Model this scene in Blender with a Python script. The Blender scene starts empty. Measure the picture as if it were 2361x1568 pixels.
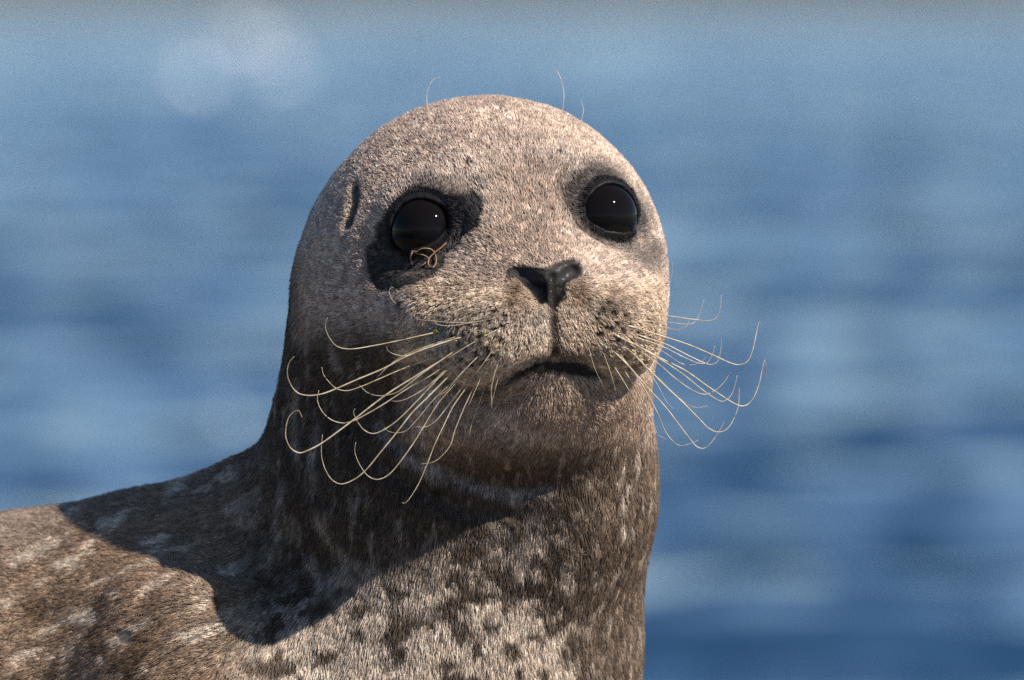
import bpy, bmesh, math, random
import numpy as np
from mathutils import Vector, Matrix

random.seed(4); rng = np.random.default_rng(11)
SC = bpy.context.scene
S = 0.00025                    # one modelling unit ("q") is a quarter of a millimetre
D = 28000.0                    # camera distance to the seal's face, q units (7 m)
TH = 0.0297                    # camera looks this far (radians) below the horizon
CT, ST = math.cos(TH), math.sin(TH)

# ------------------------------------------------------------------ camera
cam_d = bpy.data.cameras.new('camera'); cam = bpy.data.objects.new('camera', cam_d)
SC.collection.objects.link(cam); SC.camera = cam
cam_d.sensor_width = 36.0
cam_d.lens = 36.0 * D / 2361.0
cam.location = (0, -D * CT * S, D * ST * S)
cam.rotation_euler = (math.pi / 2 - TH, 0, 0)
cam_d.clip_start = 0.5; cam_d.clip_end = 6000
cam_d.dof.use_dof = True
cam_d.dof.focus_distance = D * S - 0.015
cam_d.dof.aperture_fstop = 9.0
cam_d.dof.aperture_blades = 0

# ------------------------------------------------------------------ light
LS = Vector((0.75, -0.53, 0.90)).normalized()          # towards the sun
SUN_EL = math.asin(LS.z); SUN_AZ = math.atan2(LS.x, LS.y)
W = bpy.data.worlds.new('World'); SC.world = W; W.use_nodes = True
nt = W.node_tree; nt.nodes.clear()
sky = nt.nodes.new('ShaderNodeTexSky'); sky.sky_type = 'NISHITA'; sky.sun_disc = False
sky.sun_elevation = SUN_EL; sky.sun_rotation = SUN_AZ
sky.air_density = 0.8; sky.dust_density = 0.0; sky.ozone_density = 4.2
bg = nt.nodes.new('ShaderNodeBackground'); bg.inputs['Strength'].default_value = 0.08
wo = nt.nodes.new('ShaderNodeOutputWorld')
nt.links.new(sky.outputs[0], bg.inputs[0]); nt.links.new(bg.outputs[0], wo.inputs[0])
sun_d = bpy.data.lights.new('sun', 'SUN'); sun = bpy.data.objects.new('sun', sun_d)
SC.collection.objects.link(sun)
sun_d.energy = 5.0; sun_d.angle = math.radians(0.53); sun_d.color = (1.0, 0.93, 0.83)
sun.rotation_euler = LS.to_track_quat('Z', 'Y').to_euler()
VS = SC.view_settings
VS.view_transform = 'Standard'; VS.look = 'None'; VS.exposure = 0.58; VS.gamma = 1.0
VS.use_curve_mapping = False
cy = SC.cycles
cy.use_denoising = False
cy.max_bounces = 12; cy.diffuse_bounces = 3; cy.glossy_bounces = 6; cy.transmission_bounces = 10
cy.sample_clamp_indirect = 4.0
SC.cycles_curves.shape = 'RIBBONS'; SC.cycles_curves.subdivisions = 2

# ------------------------------------------------------------------ helpers
COL = SC.collection
F3 = np.array((0, CT, -ST)); U3 = np.array((0, ST, CT)); R3 = np.array((1.0, 0, 0))
CAMQ = np.array((0, -D * CT, D * ST))

def ray(u, v):
    u = np.asarray(u, float); v = np.asarray(v, float)
    d = F3 + ((u - 1180.5) / D)[..., None] * R3 + ((784 - v) / D)[..., None] * U3
    return d / np.linalg.norm(d, axis=-1, keepdims=True)

def P(u, v, d):
    """q point seen at photo position (u, v) lying d units behind the focus plane"""
    r = ray(u, v); t = (np.asarray(d, float) - CAMQ[1]) / r[..., 1]
    return CAMQ + r * t[..., None]

def uv_of(p):
    q = p - CAMQ; w = q @ F3
    return 1180.5 + D * (q @ R3) / w, 784 - D * (q @ U3) / w

def sstep(a, b, x):
    t = np.clip((x - a) / (b - a), 0, 1); return t * t * (3 - 2 * t)

_perm = np.random.default_rng(5).permutation(256); _perm = np.concatenate([_perm, _perm, _perm])
_grad = np.random.default_rng(6).normal(size=(256, 3)); _grad /= np.linalg.norm(_grad, axis=1, keepdims=True)
def noise(p):
    i = np.floor(p).astype(np.int64); f = p - i; i &= 255
    w = f * f * f * (f * (f * 6 - 15) + 10)
    out = 0
    for dx in (0, 1):
        wx = w[:, 0] if dx else 1 - w[:, 0]
        a = _perm[i[:, 0] + dx]
        for dy in (0, 1):
            wy = w[:, 1] if dy else 1 - w[:, 1]
            b = _perm[a + i[:, 1] + dy]
            for dz in (0, 1):
                wz = w[:, 2] if dz else 1 - w[:, 2]
                g = _grad[_perm[b + i[:, 2] + dz] & 255]
                out = out + wx * wy * wz * (g[:, 0] * (f[:, 0] - dx) + g[:, 1] * (f[:, 1] - dy) + g[:, 2] * (f[:, 2] - dz))
    return out
def fbm(p, n=3):
    return sum(noise(p * 2 ** k + 17.3 * k) / 2 ** k for k in range(n))

def poly_sd(u, v, poly):
    """signed distance to a closed outline, negative inside"""
    p = np.stack([u, v], 1); pts = np.asarray(poly, float); best = np.full(len(u), 1e9)
    ins = np.zeros(len(u), bool); n = len(pts)
    for k in range(n):
        a, b = pts[k], pts[(k + 1) % n]; ab = b - a
        t = np.clip(((p - a) @ ab) / (ab @ ab + 1e-9), 0, 1)
        best = np.minimum(best, np.hypot(*(p - a - t[:, None] * ab).T))
        c = (a[1] > v) != (b[1] > v)
        if abs(b[1] - a[1]) > 1e-9:
            ins ^= c & (u < (b[0] - a[0]) * (v - a[1]) / (b[1] - a[1]) + a[0])
    return np.where(ins, -best, best)

def seg_dist(p, pts):
    best = np.full(len(p), 1e9)
    for a, b in zip(pts[:-1], pts[1:]):
        ab = b - a; t = np.clip(((p - a) @ ab) / (ab @ ab + 1e-9), 0, 1)
        best = np.minimum(best, np.linalg.norm(p - a - t[:, None] * ab, axis=1))
    return best

def mesh_obj(name, verts, faces, mats, parent=None, smooth=True):
    me = bpy.data.meshes.new(name); me.from_pydata([tuple(v) for v in verts], [], faces); me.update()
    if smooth: me.polygons.foreach_set('use_smooth', [True] * len(me.polygons))
    for m in (mats if isinstance(mats, (list, tuple)) else [mats]): me.materials.append(m)
    o = bpy.data.objects.new(name, me); COL.objects.link(o); o.parent = parent
    return o

def tag(o, label=None, cat=None, group=None, kind=None):
    for k, x in (('label', label), ('category', cat), ('group', group), ('kind', kind)):
        if x: o[k] = x
    return o

def new_mat(name, **kw):
    m = bpy.data.materials.new(name); m.use_nodes = True
    b = m.node_tree.nodes['Principled BSDF']
    for k, x in kw.items(): b.inputs[k.replace('_', ' ')].default_value = x
    return m, m.node_tree, b

# ------------------------------------------------------------------ the seal's form (signed distance, q units)
def nrm(a): a = np.asarray(a, float); return a / np.linalg.norm(a)
yaw, pit, rol = math.radians(17), math.radians(12), math.radians(5)
_f = np.array((math.sin(yaw) * math.cos(pit), -math.cos(yaw) * math.cos(pit), math.sin(pit)))
_r0 = np.array((math.cos(yaw), math.sin(yaw), 0)); _u0 = np.cross(_f, _r0)
HR = math.cos(rol) * _r0 + math.sin(rol) * _u0; HU = np.cross(_f, HR); HF = _f
HM = np.stack([HR, HF, HU])                     # rows: right, forward, up of the head
HO = P(1119, 640, 330)
def head(a, b, c): return HO + a * HR + b * HF + c * HU

def ell(p, c, r, M=HM):
    q = (p - c) @ M.T; r = np.asarray(r, float)
    k0 = np.linalg.norm(q / r, axis=1); k1 = np.linalg.norm(q / (r * r), axis=1) + 1e-9
    return k0 * (k0 - 1) / k1
def cone(p, a, ra, b, rb):
    ab = b - a; t = np.clip(((p - a) @ ab) / (ab @ ab), 0, 1)
    return np.linalg.norm(p - a - t[:, None] * ab, axis=1) - (ra + (rb - ra) * t)
def smin(a, b, k):
    h = np.clip(0.5 + 0.5 * (b - a) / k, 0, 1); return b + (a - b) * h - k * h * (1 - h)

N0, N1, N2 = P(1088, 730, 400), P(1053, 1130, 470), P(950, 1650, 560)
B0, B1, B2, B3 = P(940, 1560, 620), P(420, 1592, 740), P(60, 1662, 850), P(-1000, 1830, 1150)

I3 = np.eye(3); FLANK, NAPE = P(30, 1720, 560), P(640, 1270, 270); WITHERS = P(590, 1265, 700); THROAT = P(1280, 1110, 255); SHOULDER, CHEST = P(480, 1590, 380), P(800, 1770, 440)

def base_sdf(p):
    f = ell(p, HO + 0 * HU, (422, 430, 419))
    f = smin(f, ell(p, head(0, 300, -150), (268, 258, 215)), 110)
    jaw = ell(p, head(-6, 268, -325), (190, 216, 120))
    jaw = smin(jaw, ell(p, head(-10, 150, -330), (300, 255, 190)), 90)
    f = smin(f, jaw, 50)
    f = smin(f, np.minimum(ell(p, head(-205, 275, -130), (125, 150, 135)), ell(p, head(184, 275, -130), (122, 150, 135))), 70)
    pads = np.minimum(ell(p, head(-126, 420, -216), (150, 176, 126)), ell(p, head(120, 420, -216), (142, 174, 126)))
    pads = smin(pads, ell(p, head(0, 440, -205), (130, 150, 120)), 40)
    f = smin(f, pads, 34)
    f = smin(f, ell(p, head(0, 490, -118), (95, 85, 70)), 60)            # nose bulb
    n = smin(cone(p, N0, 418, N1, 448), cone(p, N1, 448, N2, 490), 60)
    f = smin(f, n, 70)
    f = smin(f, ell(p, THROAT, (205, 195, 280), I3), 130)
    b = smin(cone(p, B0, 500, B1, 470), cone(p, B1, 470, B2, 475), 80)
    b = smin(b, cone(p, B2, 475, B3, 430), 80)
    b = smin(b, ell(p, SHOULDER, (340, 330, 250), I3), 140)
    b = smin(b, ell(p, FLANK, (330, 300, 250), I3), 140)
    b = smin(b, ell(p, WITHERS, (150, 150, 200), I3), 130)
    f = smin(f, b, 165)
    return smin(f, ell(p, CHEST, (400, 420, 270), I3), 130)

def trace(fn, u, v):
    u = np.atleast_1d(np.asarray(u, float)); v = np.atleast_1d(np.asarray(v, float))
    r = ray(u, v); t = (-900 - CAMQ[1]) / r[:, 1]
    for _ in range(70):
        f = fn(CAMQ + r * t[:, None]); t = t + np.clip(f, -60, 120) * 0.8
    return CAMQ + r * t[:, None]

def gauss(p, c, r): return np.exp(-((p - c) ** 2).sum(1) / (r * r))

EYE_UV = ((978, 531), (1388, 499)); EYE_R = 82.0; EYE_O = 60.0
_e = trace(base_sdf, [e[0] for e in EYE_UV], [e[1] for e in EYE_UV])
EYES = []
for k in (0, 1):
    out = nrm(_e[k] - HO); side = -1 if k == 0 else 1
    face = nrm(out + 0.25 * HF + 0.10 * HU)                # where the eye looks
    r = ray(*EYE_UV[k])
    EYES.append((_e[k] + r * 64, face, _e[k], out))

MOUTH_UV = [(952, 846), (975, 846), (998, 856), (1026, 874), (1074, 896), (1112, 899), (1150, 886), (1181, 868), (1198, 853),
            (1219, 844), (1250, 838), (1271, 838), (1290, 836), (1326, 836), (1355, 846), (1375, 862), (1391, 872), (1410, 872),
            (1428, 866), (1442, 860), (1460, 850)]
PHIL_UV = [(1274, 640), (1276, 700), (1278, 750), (1280, 800), (1276, 836)]
NOST_L = [(1198, 630), (1216, 646), (1232, 658), (1243, 675), (1249, 694)]
NOST_R = [(1322, 624), (1309, 633), (1298, 646), (1296, 664)]
EAR_UV = [(820, 432), (822, 462), (814, 492), (806, 515)]
FOLDS = [([(830, 905), (880, 985), (960, 1050), (1060, 1100), (1160, 1125), (1260, 1120)], 15, 34),
         ([(790, 960), (850, 1050), (950, 1120), (1080, 1175), (1180, 1180)], 13, 32),
         ([(880, 905), (920, 960), (1000, 1015), (1090, 1050)], 12, 26),
         ([(960, 1010), (1090, 1085), (1190, 1098)], 9, 20)]
def tr(lst, fn=base_sdf): return trace(fn, [a for a, b in lst], [b for a, b in lst])
def dense(pts, n):
    pts = np.asarray(pts, float); s = np.concatenate([[0], np.cumsum(np.linalg.norm(np.diff(pts, axis=0), axis=1))])
    t = np.linspace(0, s[-1], n); return [(np.interp(x, s, pts[:, 0]), np.interp(x, s, pts[:, 1])) for x in t]
M3 = tr(dense(MOUTH_UV, 34)); PH3 = tr(dense(PHIL_UV, 12)); NL3 = tr(dense(NOST_L, 7)); NR3 = tr(dense(NOST_R, 6)); EAR3 = tr(EAR_UV)
FO3 = [(tr(dense(l, 14)), a, w) for l, a, w in FOLDS]
BROW = tr([(1070, 385), (1300, 370), (985, 425), (1390, 405)])
BRIDGE = tr([(1105, 470), (1125, 520)])
CHEEK = tr([(940, 700), (1480, 640)])
HOLLOW = tr([(560, 1285), (650, 1300), (720, 1315)])
STEP = tr([(420, 1385), (330, 1380)])
NTOP = tr([(1190, 612), (1325, 604), (1262, 622)])

def near(p, c, r): return ((p - c) ** 2).sum(1) < r * r

def seal_sdf(p):
    f = base_sdf(p)
    m = near(p, head(0, 330, -60), 620) & (np.abs(f) < 140)
    if m.any():
        q = p[m]; g = f[m]
        # brow ridges, bridge of the nose, lower lids
        g = g - 17 * gauss(q, BROW[0], 75) - 15 * gauss(q, BROW[1], 75) - 14 * gauss(q, BROW[2], 70) - 12 * gauss(q, BROW[3], 60)
        g = g - 14 * gauss(q, BRIDGE[0], 60) - 12 * gauss(q, BRIDGE[1], 60)
        g = g - 8 * gauss(q, CHEEK[0], 80) - 8 * gauss(q, CHEEK[1], 80)
        for c, face, s, out in EYES:
            g = g + 30 * gauss(q, s, 118)
            d = q - c; h = d @ face; rad = np.linalg.norm(d - h[:, None] * face, axis=1)
            xr = nrm(np.cross(face, HU)); yr = np.cross(xr, face)
            up = d @ yr; op = np.hypot((d @ xr) / 1.06, up / np.where(up > 0, .93, .99)) - EYE_O + 1.6 * noise(q / 22.0)
            ang = np.arctan2(up, (d @ xr) * (1 if c[0] < 0 else -1)); op = op - 13 * np.exp(-((ang + .5) / .38) ** 2) - 6 * np.exp(-((np.abs(ang) - 2.95) / .35) ** 2)
            lid = np.maximum(np.linalg.norm(d, axis=1) - (EYE_R + 3 + 4 * sstep(-20, 40, up) + 1.5 * noise(q / 14.0)), -40 - h)
            g = smin(g, lid, 26)
            wh = np.exp(-((h - 20) / 75) ** 4)
            g = g - 12 * wh * np.exp(-((rad - 104) / 26) ** 2) * sstep(-20, 70, up)
            g = g + 5 * wh * np.exp(-((rad - 112) / 12) ** 2) * sstep(30, -60, up)
            e = -np.maximum(op, -20 - h); k = np.clip(.5 + .5 * (g - e) / 11, 0, 1)
            g = e + (g - e) * k + 11 * k * (1 - k)
        # nose pad and nostrils
        g = g - 9 * gauss(q, NTOP[0], 26) - 12 * gauss(q, NTOP[1], 26) - 6 * gauss(q, NTOP[2], 34)
        d1 = seg_dist(q, NL3); w1 = 13 + 5 * sstep(0, 40, (q - NL3[0]) @ nrm(NL3[3] - NL3[0])) - 9 * sstep(60, 95, (q - NL3[0]) @ nrm(NL3[-1] - NL3[0]))
        g = g + 46 * np.exp(-(d1 / np.maximum(w1, 6)) ** 2)
        g = g + 44 * np.exp(-(seg_dist(q, NR3) / 9) ** 2)
        # philtrum and mouth
        g = g + 14 * np.exp(-(seg_dist(q, PH3) / 9.5) ** 2)
        g = g + 28 * np.exp(-(seg_dist(q, M3) / 13) ** 2)
        g = g + 15 * np.exp(-(seg_dist(q, M3[12:26]) / 15) ** 2)
        f[m] = g
    m = (near(p, EAR3[1], 130)) & (np.abs(f) < 80)
    if m.any():
        f[m] += 26 * np.exp(-(seg_dist(p[m], EAR3) / 11) ** 2) - 7 * np.exp(-(seg_dist(p[m], EAR3 - 28 * R3) / 22) ** 2)
    m = near(p, FO3[0][0][7], 420) & (np.abs(f) < 120)
    if m.any():
        q = p[m]; g = f[m]
        for l, a, w in FO3:
            g = g + a * np.exp(-(seg_dist(q, l) / w) ** 2) - 0.7 * a * np.exp(-(seg_dist(q, l + 34 * np.array((-.3, -.1, -.8))) / (w * 1.1)) ** 2)
        f[m] = g
    m = near(p, HOLLOW[1], 330) & (np.abs(f) < 120)
    if m.any():
        f[m] += 46 * np.maximum(np.maximum(gauss(p[m], HOLLOW[0], 95), gauss(p[m], HOLLOW[1], 95)), gauss(p[m], HOLLOW[2], 95))
    m = near(p, STEP[0], 300) & (np.abs(f) < 120)
    if m.any(): f[m] -= 60 * np.maximum(gauss(p[m], STEP[0], 105), .8 * gauss(p[m], STEP[1], 90))
    m = np.abs(f) < 60
    if m.any():
        f[m] -= 3.5 * noise(p[m] / 90.0) + 6 * noise(p[m] / 260.0)
    return f

def grad(fn, p, e=2.0):
    g = np.empty_like(p)
    for k in range(3):
        o = np.zeros(3); o[k] = e; g[:, k] = (fn(p + o) - fn(p - o)) / (2 * e)
    return g

def surface_nets(fn, lo, hi, h):
    n = [int((b - a) / h) + 1 for a, b in zip(lo, hi)]
    ax = [lo[k] + h * np.arange(n[k]) for k in range(3)]
    f = np.empty(n)
    for i in range(n[0]):
        yy, zz = np.meshgrid(ax[1], ax[2], indexing='ij')
        f[i] = fn(np.stack([np.full(yy.size, ax[0][i]), yy.ravel(), zz.ravel()], 1)).reshape(n[1], n[2])
    s = f < 0
    cs = sum(s[a:n[0] - 1 + a, b:n[1] - 1 + b, c:n[2] - 1 + c].astype(np.int8) for a in (0, 1) for b in (0, 1) for c in (0, 1))
    act = (cs > 0) & (cs < 8); ci = np.argwhere(act)
    idx = np.full(act.shape, -1); idx[act] = np.arange(len(ci))
    v = np.stack([ax[k][ci[:, k]] + h / 2 for k in range(3)], 1)
    faces = []
    for a in range(3):
        b, c = (a + 1) % 3, (a + 2) % 3
        sl0 = [slice(None)] * 3; sl1 = [slice(None)] * 3; sl0[a] = slice(0, -1); sl1[a] = slice(1, None)
        e = np.argwhere(s[tuple(sl0)] != s[tuple(sl1)])
        e = e[(e[:, b] > 0) & (e[:, c] > 0) & (e[:, b] < n[b] - 1) & (e[:, c] < n[c] - 1)]
        neg = s[tuple(e.T)]
        q = []
        for db, dc in ((-1, -1), (0, -1), (0, 0), (-1, 0)):
            z = e.copy(); z[:, b] += db; z[:, c] += dc; q.append(idx[tuple(z.T)])
        q = np.stack(q, 1); q[~neg] = q[~neg][:, ::-1]; faces.append(q)
    return v, np.concatenate(faces)

def project(fn, p, it=3, lim=14):
    for _ in range(it):
        f = fn(p); g = grad(fn, p); s = f / np.maximum((g * g).sum(1), 0.15)
        st = -g * s[:, None]; l = np.linalg.norm(st, axis=1, keepdims=True) + 1e-9
        p = p + st * np.minimum(1, lim / l)
    return p

V, Fq = surface_nets(seal_sdf, [-1660, -420, -1320], [460, 1500, 640], 20.0)
V = project(seal_sdf, V, 3)
def subdivide(V, Fq, keep=None):
    """linear quad subdivision of the whole mesh (every face in four)"""
    e = np.concatenate([Fq[:, [k, (k + 1) % 4]] for k in range(4)]); es = np.sort(e, 1)
    key = es[:, 0] * len(V) + es[:, 1]; uq, inv = np.unique(key, return_inverse=True)
    ev = (V[uq // len(V)] + V[uq % len(V)]) / 2; n = len(V); m = len(Fq)
    em = (inv + n).reshape(4, m).T; fc = V[Fq].mean(1); fi = np.arange(m) + n + len(uq)
    V2 = np.concatenate([V, ev, fc])
    F2 = np.concatenate([np.stack([Fq[:, k], em[:, k], fi, em[:, (k - 1) % 4]], 1) for k in range(4)])
    return V2, F2
V, Fq = subdivide(V, Fq); V = project(seal_sdf, V, 2)
V, Fq = subdivide(V, Fq)
mk = near(V, head(0, 330, -100), 560); V[mk] = project(seal_sdf, V[mk], 3, 8)

def refine(V, Fq, sel):
    """split the chosen quads in four; their neighbours take the new edge points in"""
    e = np.concatenate([Fq[:, [k, (k + 1) % 4]] for k in range(4)]); es = np.sort(e, 1)
    key = (es[:, 0] * len(V) + es[:, 1]).reshape(4, -1).T
    uq = np.unique(key[sel]); ev = (V[uq // len(V)] + V[uq % len(V)]) / 2; n = len(V)
    pos = np.searchsorted(uq, key); pos[pos == len(uq)] = 0; has = uq[pos] == key; em = pos + n
    fs = np.where(sel)[0]; fc = V[Fq[fs]].mean(1); fi = np.arange(len(fs)) + n + len(uq)
    q = np.concatenate([np.stack([Fq[fs, k], em[fs, k], fi, em[fs, (k - 1) % 4]], 1) for k in range(4)])
    cnt = has.sum(1); plain = Fq[~sel & (cnt == 0)]; ng = []
    for i in np.where(~sel & (cnt > 0))[0]:
        p = []
        for k in range(4):
            p.append(int(Fq[i, k]))
            if has[i, k]: p.append(int(em[i, k]))
        ng.append(p)
    return np.concatenate([V, ev, fc]), np.concatenate([plain, q]), ng
cen = V[Fq].mean(1); sel = np.zeros(len(Fq), bool)
for c, face, s_, out in EYES: sel |= near(cen, c + 55 * face, 108)
nz = tr([(1262, 655)], seal_sdf)[0]; sel |= near(cen, nz, 105)
V2, F2, NG = refine(V, Fq, sel)
for c, rr in [(EYES[0][0], 170), (EYES[1][0], 170), (nz, 120)]:
    mk = near(V2, c, rr); V2[mk] = project(seal_sdf, V2[mk], 4, 4)

# ------------------------------------------------------------------ coat: colour, length, lie of the fur
def c1(l): return [(710.9 + a * .2267, 355.5 + b * .2267) for a, b in l]
def c2(l): return [(1137.4 + a * .2267, 355.5 + b * .2267) for a, b in l]
def c5n(l): return [(1158.8 + a * .0964, 582.9 + b * .0964) for a, b in l]
WET_SHADE_L = c1([(980, 420), (1150, 340), (1350, 390), (1550, 440), (1700, 390), (1790, 480), (1810, 600), (1760, 730), (1690, 800),
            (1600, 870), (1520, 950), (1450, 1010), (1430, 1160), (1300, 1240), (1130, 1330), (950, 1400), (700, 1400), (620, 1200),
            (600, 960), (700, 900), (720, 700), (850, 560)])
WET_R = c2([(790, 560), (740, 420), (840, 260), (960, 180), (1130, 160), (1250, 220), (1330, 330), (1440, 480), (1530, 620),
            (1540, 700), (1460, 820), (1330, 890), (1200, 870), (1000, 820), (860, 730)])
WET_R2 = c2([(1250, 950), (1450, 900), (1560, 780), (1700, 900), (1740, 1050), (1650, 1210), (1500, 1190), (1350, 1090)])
NOSE_UV = c5n([(150, 500), (300, 370), (600, 400), (900, 420), (1060, 460), (1250, 350), (1550, 250), (1750, 260), (1840, 380),
               (1820, 540), (1650, 600), (1450, 720), (1430, 900), (1490, 1080), (1350, 1140), (1240, 1270), (1160, 1270), (1030, 1130),
               (960, 1180), (900, 1190), (700, 880), (480, 660), (330, 520), (180, 570)])
LIPS_UV = [(1170, 880), (1200, 850), (1225, 838), (1260, 828), (1300, 828), (1340, 834), (1372, 852), (1392, 872), (1370, 878), (1340, 868),
           (1275, 862), (1210, 868)]
DOTS_UV = [(1109, 775), (1091, 787), (1075, 770), (1143, 758), (1155, 779), (1128, 800), (1100, 812), (1080, 800), (1060, 790), (1045, 772),
           (1118, 830), (1090, 838), (1065, 825), (1040, 808), (1135, 812), (1160, 748), (1130, 735), (1165, 725), (1140, 715), (1180, 700),
           (1110, 752), (1085, 745), (1060, 750), (1393, 752), (1382, 765), (1405, 755), (1376, 768), (1418, 745), (1430, 760), (1446, 748),
           (1400, 700), (1385, 712), (1412, 720), (1440, 728), (1372, 730), (1420, 780), (1450, 785), (1465, 765), (1356, 690), (1080, 375),
           (1290, 356), (1272, 489), (925, 700)]
DOT3 = None

def lerp(a, b, w): return a + (b - a) * w[:, None]
def C(*x): return np.array(x, float)

def coat(p):
    """albedo of the coat, fur length and a mask of bare skin at q points on the body"""
    n = len(p); u, v = uv_of(p)
    ja = fbm(p / 42.0 + 3, 2); jb = fbm(p / 42.0 + 40, 2); ju, jv = u + 12 * ja, v + 12 * jb
    h = (p - HO) @ HM.T
    col = np.tile(C(.53, .40, .315), (n, 1))
    big = fbm(p / 150.0 + 9, 3); mid = fbm(p / 60.0 + 21, 3)
    col *= (1 + 0.30 * big + 0.22 * mid)[:, None]
    # brown tint on the bridge and the sides of the snout
    wb = np.exp(-((u - 1225) / 95) ** 2 - ((v - 510) / 130) ** 2)
    col = lerp(col, C(.27, .185, .13), 0.75 * wb)
    for c_ in BROW[:2]:
        db = np.linalg.norm(p - c_, axis=1)
        col = lerp(col, C(.56, .455, .37), .6 * np.exp(-(db / 46) ** 2)); col = lerp(col, C(.05, .04, .035), .75 * np.exp(-(db / 40) ** 2) * sstep(.22, .34, noise(p / 9.0)))
    # neck: dark brown with pale vertical streaks, deepened to paint in shade
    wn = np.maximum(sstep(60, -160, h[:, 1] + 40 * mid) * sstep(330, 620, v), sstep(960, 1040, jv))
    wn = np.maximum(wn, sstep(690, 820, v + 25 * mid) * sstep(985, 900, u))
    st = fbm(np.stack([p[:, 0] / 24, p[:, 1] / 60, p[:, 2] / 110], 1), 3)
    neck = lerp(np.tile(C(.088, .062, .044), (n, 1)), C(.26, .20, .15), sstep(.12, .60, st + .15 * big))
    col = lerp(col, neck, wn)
    # chin and throat under it
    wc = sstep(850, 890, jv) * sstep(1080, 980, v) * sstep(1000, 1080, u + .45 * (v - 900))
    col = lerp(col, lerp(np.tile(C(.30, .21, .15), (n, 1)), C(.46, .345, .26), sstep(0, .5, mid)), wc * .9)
    # chest: pale ground with dark blotches, ringed streaks
    sp = fbm(p / 58.0 + 60, 3) + .45 * fbm(p / 22.0 + 5, 2)
    wch = sstep(1190, 1420, v + .30 * (u - 1000) + 60 * mid) * sstep(420, 640, u)
    chest = lerp(np.tile(C(.60, .48, .375), (n, 1)), C(.10, .074, .055), sstep(-.15, .15, sp + .03 + .42 * sstep(1230, 1430, u) - .22 * sstep(1350, 1500, v)))
    col = lerp(col, chest, wch * .9)
    # throat on the right, brown wet tufts
    wt = sstep(1270, 1400, u) * sstep(960, 1080, v)
    col = lerp(col, lerp(np.tile(C(.16, .112, .078), (n, 1)), C(.44, .36, .285), sstep(.18, .42, fbm(np.stack([p[:, 0] / 30, p[:, 1] / 30, p[:, 2] / 95], 1) + 7, 2))), wt * .85)
    # pale streaks and rings; arcs under the jaw paint in fold shading
    for l in STREAK3:
        dd = seg_dist(p + 9 * np.stack([ja, 0 * ja, jb], 1), l)
        col = lerp(col, C(.40, .32, .26), .7 * np.exp(-(dd / 15) ** 2) * (0.45 + .55 * sstep(-.25, .25, mid)))
    # body: brown with pale wavy strokes
    wbo = sstep(660, 470, u + 30 * mid) * sstep(1080, 1180, v + .2 * u)
    q = np.stack([p[:, 0] * .9 + p[:, 2] * .55, p[:, 1] * .6, p[:, 2] * .9 - p[:, 0] * .45], 1)
    sb = fbm(np.stack([q[:, 0] / 120, q[:, 1] / 120, q[:, 2] / 40], 1) + 30, 3)
    body = lerp(np.tile(C(.255, .17, .11), (n, 1)), C(.58, .46, .35), sstep(.06, .36, sb))
    body = lerp(body, C(.10, .064, .040), sstep(.05, .35, fbm(p / 90.0 + 77, 3)) * sstep(1280, 1400, v) * .8)
    body = lerp(body, C(.34, .265, .21), sstep(1330, 1180, v) * sstep(260, 60, u) * .7)
    col = lerp(col, body, wbo)
    # muzzle
    front = sstep(250, 330, h[:, 1])
    mu = np.array(MOUTH_UV, float); above = sstep(9, -9, v - np.interp(u, mu[:, 0], mu[:, 1]))
    wm = front * sstep(640, 700, jv + .12 * np.abs(u - 1265)) * above * sstep(895, 965, u + .35 * (v - 760))
    mz = lerp(np.tile(C(.55, .405, .285), (n, 1)), C(.25, .175, .12), sstep(.1, .5, fbm(p / 30.0 + 50, 2)) * .8)
    mz = lerp(mz, C(.42, .34, .26), np.exp(-((u - 1238) / 40) ** 2 - ((v - 745) / 60) ** 2))
    mz = lerp(mz, C(.12, .105, .095), .7 * np.exp(-((u - 1120) / 90) ** 2 - ((v - 738) / 45) ** 2) + .55 * np.exp(-((u - 1380) / 70) ** 2 - ((v - 712) / 26) ** 2))
    col = lerp(col, mz, wm)
    # brown fur beside the nostrils
    wk = front * (np.exp(-((u - 1190) / 24) ** 2 - ((v - 672) / 36) ** 2) + .9 * np.exp(-((u - 1335) / 26) ** 2 - ((v - 672) / 40) ** 2))
    col = lerp(col, C(.13, .062, .030), np.clip(wk, 0, 1) * .85)
    col = lerp(col, C(.055, .042, .034), .8 * front * (1 - above) * np.exp(-((v - np.interp(u, mu[:, 0], mu[:, 1])) / 22) ** 2) * sstep(1210, 1150, u))  # shade under the overhanging whisker pad, painted along the left lip line
    wl = front * (np.exp(-((v - 818) / 16) ** 2 - ((u - 1300) / 90) ** 2))
    col = lerp(col, C(.12, .075, .05), .8 * wl)
    length = 13.5 + 0 * u
    length += 5.5 * np.maximum(wn, wbo) + 8 * wt + 3 * wch
    length -= 2 * wm
    bare = np.zeros(n); wetness = np.zeros(n)
    # tear-wet dark fur round the eyes; left patch also paints in brow shade
    dl = poly_sd(u + 9 * ja, v + 9 * jb, WET_SHADE_L); dr = poly_sd(u + 6 * ja, v + 6 * jb, WET_R); dr2 = poly_sd(ju, jv, WET_R2)
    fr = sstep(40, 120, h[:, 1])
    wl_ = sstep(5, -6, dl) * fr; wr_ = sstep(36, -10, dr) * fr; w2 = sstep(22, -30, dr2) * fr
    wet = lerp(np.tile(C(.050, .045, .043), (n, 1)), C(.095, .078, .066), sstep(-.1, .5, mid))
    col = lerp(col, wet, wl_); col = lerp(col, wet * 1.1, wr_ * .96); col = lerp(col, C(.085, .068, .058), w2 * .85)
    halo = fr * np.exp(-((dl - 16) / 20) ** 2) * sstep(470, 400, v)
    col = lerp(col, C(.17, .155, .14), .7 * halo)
    length = np.where(np.maximum(wl_, wr_) > .5, 11, length)
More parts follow.
